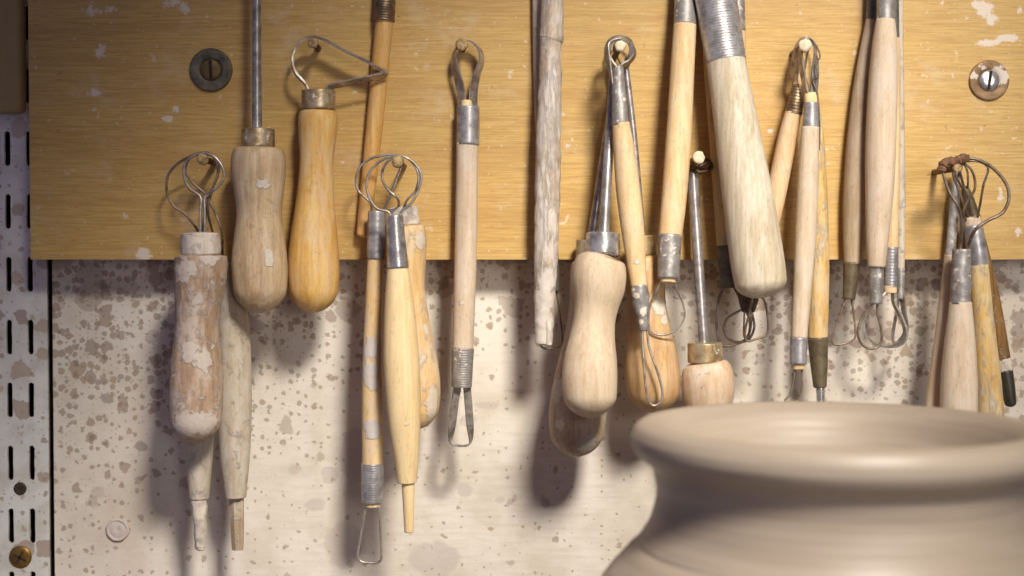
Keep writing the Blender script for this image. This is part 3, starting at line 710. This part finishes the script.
t.turned('handle', [(643.5, 254, 14.5), (644, 261, 18), (645, 280, 20), (646.5, 300, 19), (648.5, 325, 21.2), (651, 350, 25), (652.6, 372, 27.3), (654, 390, 26.4), (655, 413, 21)], TAN, 14, c0=4, c1=20, spots=[(660, 306, 9, 1.3), (664, 320, 6), (643, 268, 6)])
t.turned('ferrule', [(642, 235, 13.2), (643.3, 256, 13.8)], BRASS, 14, c0=1.2)
t.turned('rod', [(625.5, 66, 3.3, 14), (633, 130, 3.4, 14), (642, 238, 4, 14)], RODM)
t.wire('wire_loop', [(625, 70, 14), (618, 58, 14), (614, 48, 14), (618, 41, 14), (625, 40.5, 14), (631, 46, 14), (631, 56, 14), (627, 70, 14)], WIRE, 14, 1.3)

t = Tool('double_loop_tool', 'long plain birch stick with grey ferrules and rounded foot loop, left of the dark rod', G, (687, -64, 16))
t.turned('handle', [(685, 25, 11.3, 18), (682.3, 70, 12, 20), (678.2, 145, 12.7, 23.5), (673.5, 205, 12.5, 27), (670, 238, 11.7, 29)], PINE)
t.turned('ferrule', [(685, -34, 11, 8), (685.4, 0, 11, 13), (685, 27.5, 11.3, 18)], ALUD)
t.turned('ferrule', [(669.7, 235, 12.1, 29), (668.3, 279, 10.6, 31.5)], ALUD)
t.turned('wooden_plug', [(668.2, 277, 8.4, 31.5), (668, 284, 7.8, 32)], PINE, c1=2)
t.wire('cutting_loop', [(661.5, 281, 31), (658, 288, 30), (650.5, 305), (648.5, 320), (652, 332), (664, 335), (677, 329), (684.5, 317), (683, 304), (677.5, 291, 30), (674.5, 281, 31)], WIREL, 26.5, 1.05)
ring_above(t, 685, -32, 687, -66, 8, 12)

t = Tool('turned_handle_tool', 'short pinkish knob handle with a brass ferrule on a long dark steel rod', G, (698, 163, 12))
t.turned('handle', [(706, 360, 17.5), (707, 368, 24), (707.8, 382, 26.5), (708, 398, 25.5), (708, 420, 21)], wood('pinkish_clay_knob', (208, 178, 144), (184, 152, 118), 0.25, (226, 212, 196), dirt=0.3, film=0.55), 18, c0=4, c1=14)
t.turned('ferrule', [(704.8, 342, 17.3), (705.3, 362, 17.6)], BRASS, 18, c0=1.2)
t.turned('rod', [(692.5, 172, 5.6, 11), (695.5, 220, 5.4, 12), (704, 346, 4.8, 18)], RODM)
t.wire('wire_binding', [(690, 172, 10), (700, 166, 14), (711, 163, 10), (708, 170, 8), (692, 166, 14), (688, 168, 10), (698, 172, 16), (712, 168, 10), (708, 160, 8), (696, 163.5, 12)], DARKF, 10, 1.6, label='dark wire twisted round the rod top')

# ================================================================== thick ash handle and neighbours
t = Tool('large_turned_tool', 'thickest tool, a pale ash handle with a coiled wire ferrule, slanting at centre right', G, (722, -68, 22))
t.turned('handle', [(725.2, 58, 19.4, 23), (727.5, 72, 19.8, 23.5), (734, 110, 21.3, 25.5), (742, 160, 23.7, 28.5), (749, 205, 25.6, 31), (754.7, 243, 26.6, 32.5), (758, 265, 26.8, 33.5), (763, 298, 25, 35)], ASH, c1=16)
t.turned('wire_ferrule', [(709, -36, 20, 19), (716, 0, 20.4, 20.5), (725.8, 61, 20, 23)], ALU, ridge=(2.7, 0.6), segs=40, label='ferrule of coiled wire')
ring_above(t, 709, -34, 722, -70, 19, 14)
t = Tool('loop_tool', 'yellow stick with grey foot ferrule, showing along the left side of the thick ash handle', G, (718, -68, 6))
t.turned('handle', [(706, -36, 7.6), (711.5, 60, 8.2), (718.5, 150, 8.4), (725, 248, 8.2)], YCLAY, 5)
t.turned('ferrule', [(725, 245, 8.5), (728.6, 288, 8)], GREYF, 5)
t.wire('cutting_loop', [(723.5, 286), (719, 300), (716.8, 318), (718, 336), (723, 345.5), (735, 344.5), (747, 338), (750, 322), (742, 302), (733.5, 286)], WIRE, 5, 1.5)
ring_above(t, 706, -34, 722, -70, 5, 14)
t = Tool('loop_tool', 'stick behind the thick ash handle, its dark foot ferrule and wire loops showing below', G, (728, -68, 6))
t.turned('handle', [(737.5, 28, 7.6), (740.5, 120, 8.6), (746, 262, 9.5)], PINE, 5.5)
t.turned('ferrule', [(736, -36, 7.6), (737.5, 31, 8)], ALUD, 5.5)
t.turned('ferrule', [(747.5, 262, 10.6), (748.5, 297, 10.5), (748.3, 306, 8.5), (748, 313, 6)], DARKF, 5.5, c1=1.5, label='dark tapered foot ferrule')
t.wire('cutting_loop', [(743, 309), (737, 312), (727.5, 318.5), (724, 329), (728, 338), (738, 342), (748, 340), (754, 329), (753, 317), (750, 309)], WIRE, 6, 1.3)
t.wire('cutting_loop', [(744.5, 310), (744, 324), (744, 336), (747, 337.5), (750, 332), (751.5, 320), (750.5, 309)], WIRE, 8.5, 0.95)
ring_above(t, 736, -34, 722, -70, 6, 14)

t = Tool('double_loop_tool', 'tilted orange-tinged stick with a bound top, passing behind the thick ash handle', G, (804, 40, 14))
t.turned('handle', [(793.5, 112, 8.3), (787, 140, 9.5), (776, 195, 9.8), (764, 248, 9.2), (758.5, 278, 8.2)], wood('orange_tinged_wood', (222, 192, 152), (200, 164, 118), 0.2, dirt=0.3), 14)
t.turned('wire_binding', [(798.5, 85, 6), (797, 96, 7.5), (793.5, 114, 8.5)], BINDW, 14, ridge=(3.2, .8), rough=0.6)
t.turned('ferrule', [(758.8, 276, 8.5), (756.5, 298, 7.5)], GREYF, 14)
t.turned('wooden_plug', [(800, 72, 3.5), (798.2, 88, 6)], TAN, 14, c0=2)
t.wire('hanging_strap', [(796, 92), (795, 76), (795, 62), (798, 46), (804, 37.5), (809, 42), (806.5, 58), (803, 74), (802, 92)], STRAP, 14, strap=(2.2, 0.9), tw=[0.3, 0.5, 0.5, 0.2, 0.2, 0.4, 0.3])
t.wire('cutting_loop', [(760.5, 296), (764.5, 301), (768.3, 328), (766, 335.5), (756, 339), (747, 341), (745, 334), (749, 314), (753, 296)], WIRE, 14, 1.2)
t = Tool('double_loop_tool', 'pale straight stick with a silver ferrule just below the cream nail head', G, (806, 40, 24))
t.turned('handle', [(810.3, 127, 8.8), (808.7, 165, 10.1), (806.3, 220, 10.6), (803, 278, 9.6), (799, 338, 8.1)], ROSE, 23)
t.turned('ferrule', [(811.2, 102, 7), (810.5, 128.5, 8.3)], ALU, 23, c0=0.8)
t.turned('wooden_plug', [(810.5, 92, 5.5), (811, 98, 6.6), (811, 104, 6.2)], BIRCH, 23, c0=2, rough=0.6)
t.turned('ferrule', [(798.8, 337, 8.7), (798.4, 364, 8.3)], ALU, 23)
t.turned('wooden_plug', [(798.4, 363, 6.6), (798.6, 370, 6)], PINE, 23, c1=1.5)
t.wire('hanging_strap', [(806.5, 95), (803.5, 78), (801, 60), (800.8, 48), (805.5, 37.5), (812, 43), (815.5, 56), (815, 74), (813.5, 95)], STRAP, 23, strap=(2.0, 0.9), tw=[0.2, 0.3, 0.2, 0.1, 0.3, 1.2, 1.2])
t.wire('loose_wire', [(807, 37, 24), (814, 42, 26), (820, 57, 26), (816, 63, 26), (817.5, 78, 26), (813, 80, 25), (817, 92, 25), (819.5, 120, 24), (819.3, 150, 20)], WIRE, 25, 0.9)
t.wire('cutting_loop', [(795.5, 367), (794, 378), (790.5, 396), (783, 400.5), (786, 402.5), (799, 402), (801.5, 392), (802, 378), (802, 367)], WIRE, 23, 1.1, sharp=True)
t = Tool('modelling_tool', 'mustard stick with an olive black foot ferrule, right of the pale silver-ferruled stick', G, (809, 42, 6))
t.turned('handle', [(814, 104, 5.2), (816, 130, 7), (818, 180, 8.6), (819.3, 240, 9.6), (819, 290, 10), (817.7, 339, 9.8)], YCLAY, 6, c0=3)
t.turned('ferrule', [(817.7, 337, 10.3), (819, 365, 8.6), (820, 388, 6.5)], OLIVE, 6, c1=1)
t.turned('metal_point', [(820.3, 386, 4.6), (820.8, 408, 3.6)], SHINY, 6, c1=3)
t.wire('wire_loop', [(812.5, 108, 6), (806, 80, 6), (799.5, 58), (801, 44), (808, 38), (815, 46), (816, 62), (815, 84), (815, 108, 6)], WIRE, 8, 1.1)

# ================================================================== cluster of four
t = Tool('double_loop_tool', 'slim taupe tool with olive ferrule and triangular wire loop, leftmost of four hanging together', G, (882, -64, 8))
t.turned('handle', [(871.6, 20, 5.6), (868, 45, 7.2), (863, 85, 9.4), (858, 145, 11.4), (854.8, 200, 11.8), (853, 235, 10), (852, 264, 8)], TAUPE, 7)
t.turned('ferrule', [(873.5, -34, 5), (871.6, 21.5, 5.6)], GREYF, 7)
t.turned('ferrule', [(851.8, 262, 8.2), (848.8, 299.5, 6.2)], OLIVE, 7)
t.wire('cutting_loop', [(846, 297), (843, 306), (832, 339), (832, 345), (838, 345.3), (853, 341.5), (856, 337), (854.5, 320), (851.5, 297)], WIRE, 7, 1.1, sharp=True)
ring_above(t, 873.5, -32, 884, -66, 7, 12)
t = Tool('double_loop_tool', 'pale pinkish spindle tool with clay-dusted foot ferrule, frontmost of four hanging together', G, (884, -64, 21))
t.turned('handle', [(885.5, 19, 9), (885, 35, 11.3), (883, 80, 14), (880.8, 140, 15), (879.5, 190, 14), (877.5, 235, 11.3), (876.5, 267, 8.8)], ROSE, 20)
t.turned('ferrule', [(886.3, -34, 8.5), (885.6, 20.5, 9)], ALUD, 20)
t.turned('ferrule', [(876.4, 264, 6.9), (875.8, 304, 6.3)], ALUD, 20, rough=0.6)
t.wire('cutting_loop', [(873.5, 302), (871, 307), (862.5, 317), (858, 331), (860.5, 342), (868.5, 348.5), (877.5, 347), (881.8, 339), (880.5, 325), (877.5, 313), (877.5, 302)], WIRE, 20, 1.3)
ring_above(t, 886.3, -32, 884, -66, 20, 12)
t = Tool('double_loop_tool', 'yellow stick with ribbed aluminium ferrule and strap ring, behind the pale pinkish spindle', G, (886, -64, 10))
t.turned('handle', [(893, 38, 6.2), (893.3, 100, 6.8), (892.8, 170, 7), (891.3, 249, 6.6)], PINE, 9)
t.turned('ferrule', [(892.5, -34, 5.8), (893, 40, 6.2)], GREYF, 9)
t.turned('ferrule', [(891.2, 247, 7), (890.5, 287, 6.5)], ALU, 9, ridge=(3.2, .35))
t.turned('wooden_plug', [(890.4, 286, 6.6), (890.2, 293.5, 6.4)], PINE, 9, c1=1)
t.wire('cutting_strap', [(887, 291), (875, 304), (865, 318), (864.5, 330), (870, 340), (881, 345.3), (895, 346), (904, 341), (905.5, 331), (900, 315), (894, 303), (893, 291)], STRAP, 9, strap=(1.7, 0.9), tw=0.2)
ring_above(t, 892.5, -32, 884, -66, 9, 12)
t = Tool('double_loop_tool', 'thinnest pale stick with a tiny grey ferrule, rightmost of four hanging together', G, (888, -64, 4))
t.turned('handle', [(899, -10, 4), (899.8, 100, 4.4), (901, 200, 4.4), (900.6, 270, 3.9)], GREYW, 3)
t.turned('ferrule', [(898.8, -34, 4), (899, -8, 4.2)], GREYF, 3)
t.turned('ferrule', [(900.6, 268, 4.2), (900.2, 299.5, 3.7)], ALUD, 3)
t.wire('cutting_strap', [(898.5, 297), (897, 310), (894, 326), (893, 341), (896, 344), (903, 338), (906, 330), (904.5, 315), (902.3, 297)], STRAP, 3, strap=(1.4, 1.0), tw=0.5)
ring_above(t, 898.8, -32, 884, -66, 3.5, 14)

# ================================================================== last nail, right
t = Tool('modelling_tool', 'thin brown stick leaning left with a flat grey blade, leftmost under the brown cord', G, (956, 168, 8))
t.turned('handle', [(949.6, 255, 5), (946, 290, 5.6), (941.5, 335, 6.6), (934.5, 395, 7.8), (931.5, 420, 7.6)], wood('light_brown_wood', (224, 200, 166), (206, 176, 140), 0.1), 8, c1=3)
t.turned('blade', [(957, 171, 3), (955, 200, 4.8), (952, 235, 5), (949.8, 258, 4.6)], ALUD, 8, flat=0.5, label='flat grey metal blade')
t.wire('wire_loop', [(956.5, 178, 9), (953, 171, 12), (954, 163.5, 12), (959, 162, 12), (962, 166, 12), (960, 172, 12), (957.5, 178, 9)], WIRE, 12, 1.1)
t = Tool('loop_tool', 'cream handle widening downwards with a crooked wire loop bound in brown cord', G, (960, 160, 33))
t.turned('handle', [(960.6, 302, 10.8), (960.2, 325, 13.3), (959.6, 355, 16.3), (959, 390, 18.2), (958.5, 420, 18), (958, 440, 15)], ROSE, 22, c1=6)
t.turned('ferrule', [(961.5, 249, 9.2), (961, 280, 9.7), (960.5, 304, 10.6)], ALUD, 22, rough=0.8, label='battered ferrule')
t.wire('wire_loop', [(965.5, 252, 22), (969, 243, 26), (976, 229), (988, 220.5), (1002, 213), (1008.5, 201), (1007.5, 187), (999, 174), (987, 164), (973, 158.5), (960, 160), (949, 164), (943.5, 171), (946, 183), (951, 195), (958, 206), (961.5, 222, 30), (960, 252, 22)], WIRE, 34, 1.7)
t.wire('cord_binding', [(941.5, 171, 34), (942.5, 165.5), (946, 162), (951, 161.5), (956, 161), (962, 158.8), (968.5, 158.3)], CORD, 34, 4.6, rough=0.28, segs=16, dens=0.5, label='brown cord wound round the wire')
t = Tool('loop_tool', 'yellow clay-mottled handle with a wooden-topped silver ferrule, behind the cream handle', G, (966, 162, 18))
t.turned('handle', [(978.6, 265, 9.4), (981, 295, 10), (984.3, 335, 11.2), (988.3, 385, 13), (990.5, 420, 13.3), (991, 436, 11)], YCLAY, 13, c1=6)
t.turned('ferrule', [(973, 225, 9.2), (976, 246, 10), (978.6, 267, 10.2)], ALU, 12)
t.turned('wooden_plug', [(971.3, 216, 8.6), (973, 226, 8.8)], ROSE, 12, c0=3)
t.wire('wire_loop', [(967, 222, 12), (963.5, 212, 20), (968, 200, 22), (974.5, 190, 24), (974, 176, 24), (968, 166, 24), (957, 164, 22), (953, 172, 21), (957, 186, 20), (962, 200, 19), (970, 221, 12)], WIRE, 20, 1.3)
t.wire('wire_loop', [(976.5, 222, 12), (980, 205, 22), (983.5, 185, 26), (988, 168, 27), (982, 162.5, 27), (970, 161, 26), (960, 163.5, 24), (962, 180, 21), (969, 200, 19), (973, 222, 12)], WIRE, 20, 1.3)
t = Tool('modelling_tool', 'dark speckled brown stick with white band and black cap at its foot, rightmost tool', G, (966, 170, 5))
t.turned('handle', [(974, 215, 6), (979, 240, 6.6), (988, 280, 7.6), (996, 322, 8.2), (1003, 361, 7.6)], DARKS, 5)
t.turned('blade', [(964.5, 186, 3.5), (968, 198, 5.5), (974, 218, 6.2)], OLIVE, 5, c0=4, label='dark olive wedge blade')
t.turned('band', [(1002.7, 358.5, 7.9), (1005, 371, 7.5)], CLAY, 5, rough=0.5, label='white band')
t.turned('cap', [(1005, 370, 7.6), (1008, 388, 7), (1011.2, 407, 5.4)], metal('black_cap', (64, 60, 46), (44, 42, 34), 0.35, 0.05, 0.1), 5, c1=4, label='black cap')
t.wire('wire_loop', [(965, 192, 5), (959, 182, 9), (955, 172, 10), (957, 164.5, 10), (963, 163.5, 10), (967, 170, 10), (968, 182, 9), (967, 192, 5)], WIRE, 10, 1.1)

# ================================================================== thrown pot in the foreground
PY = -0.225
pc = at(838, 434, PY); ps = sc(PY)
prof = [(0.5, -74), (60, -72), (100, -64), (128, -50), (147, -33), (159, -17), (168, -4), (176, 5), (184, 10.5), (191, 12), (198, 10), (203.5, 5), (206.5, -2), (206.8, -9), (204, -17), (199, -23), (192.5, -28), (187, -32.5), (184.4, -38),
        (183, -46), (181.5, -55), (182, -66), (184.5, -78), (188.5, -90), (194, -100), (198, -106), (199.8, -109), (200.4, -111.5), (203, -113), (208, -117), (219, -129), (235, -148), (252, -176), (267, -215), (276, -265), (278, -320), (272, -385), (258, -450), (236, -520), (210, -590), (190, -640)]
zbot = pc.z - 0.0
k = (zbot / ps) / 640.0
P2 = []
for r, z in prof:
    P2.append((r * ps, pc.z + (z if z > -150 else -150 + (z + 150) * ((zbot / ps - 150) / 490.0)) * ps))
S = cr([(r, z, 0) for r, z in P2], 240)
rings = []
for q in S:
    rr = max(q.x, 0.0001)
    wob = 0.00006 * math.sin(q.y * 1900) * (1 if rr > 0.05 else 0)
    rings.append([Vector((pc.x + (rr + wob) * math.cos(a), PY + (rr + wob) * math.sin(a), max(q.y, 0.0002))) for a in [2 * math.pi * i / 128 for i in range(128)]])
o = link('thrown_pot', rings_to_bm(rings), pot_mat(), None, True, Vector((pc.x, PY, 0)))
tag(o, 'large freshly thrown grey brown clay pot with flared rim, in front of the tools', 'pot')

# ------------------------------------------------------------------ light
l = bpy.data.lights.new('lamp', 'SPOT'); l.energy = 74; l.color = (1.0, 0.945, 0.865); l.shadow_soft_size = 0.095
lo = bpy.data.objects.new('lamp', l); C.objects.link(lo)
tg = at(322, 835, 0); lo.location = (0.25, -0.85, ZC + 0.62); ldir = (lo.location - tg).normalized()
long_ = Vector((math.cos(0.947), 0, math.sin(0.947)))
ax = (long_ - ldir * long_.dot(ldir)).normalized(); ay = ldir.cross(ax)
l.spot_size = 2 * 0.250; l.spot_blend = 1.0
lo.rotation_euler = Matrix((ax, ay, ldir)).transposed().to_euler(); lo.scale = (2.27, 1, 1)     # an oval pool of light
l2 = bpy.data.lights.new('fill_spot', 'SPOT'); l2.energy = 38; l2.color = (1.0, 0.95, 0.89); l2.shadow_soft_size = 0.28; l2.spot_size = 0.48; l2.spot_blend = 1.0  # unseen fill, added to soften and lift the shadows on the right
lo2 = bpy.data.objects.new('fill_spot', l2); C.objects.link(lo2); lo2.location = (0.46, -1.15, ZC + 0.10)
lo2.rotation_euler = (lo2.location - at(880, 290, 0)).to_track_quat('Z', 'Y').to_euler()
w = bpy.data.worlds.new('World'); bpy.context.scene.world = w; w.use_nodes = True
nt = w.node_tree; bg = nt.nodes['Background']
tcw = nt.nodes.new('ShaderNodeTexCoord'); spw = nt.nodes.new('ShaderNodeSeparateXYZ'); nt.links.new(tcw.outputs['Generated'], spw.inputs[0])
def wm(op, a, b):
    n = nt.nodes.new('ShaderNodeMath'); n.operation = op
    for i, v in enumerate((a, b)):
        if isinstance(v, bpy.types.NodeSocket): nt.links.new(v, n.inputs[i])
        else: n.inputs[i].default_value = v
    return n.outputs[0]
fx = nt.nodes.new('ShaderNodeMapRange'); fx.interpolation_type = 'SMOOTHSTEP'
nt.links.new(wm('ADD', wm('MULTIPLY', spw.outputs[0], 0.8), wm('MULTIPLY', spw.outputs[2], 0.6)), fx.inputs[0])
fx.inputs[1].default_value = -0.15; fx.inputs[2].default_value = 1.0
mxw = nt.nodes.new('ShaderNodeMix'); mxw.data_type = 'RGBA'; nt.links.new(fx.outputs[0], mxw.inputs[0])
mxw.inputs[6].default_value = (0.100, 0.092, 0.185, 1); mxw.inputs[7].default_value = (0.11, 0.10, 0.095, 1)      # dim bluish room on the left, bright warm room at the upper right
nt.links.new(mxw.outputs[2], bg.inputs[0]); bg.inputs[1].default_value = 1.0

cam = bpy.data.cameras.new('Camera'); co = bpy.data.objects.new('Camera', cam); C.objects.link(co)
co.location = CAM; co.rotation_euler = (math.pi / 2 - PITCH, 0, 0)
cam.sensor_width = 36; cam.lens = 36 * F / 1024; cam.clip_start = 0.01
cam.dof.use_dof = True; cam.dof.focus_distance = 0.66; cam.dof.aperture_fstop = 7.5
sc_ = bpy.context.scene; sc_.camera = co
sc_.view_settings.view_transform = 'Standard'; sc_.view_settings.look = 'None'; sc_.view_settings.gamma = 1; sc_.view_settings.use_curve_mapping = False
sc_.view_settings.exposure = 0.0
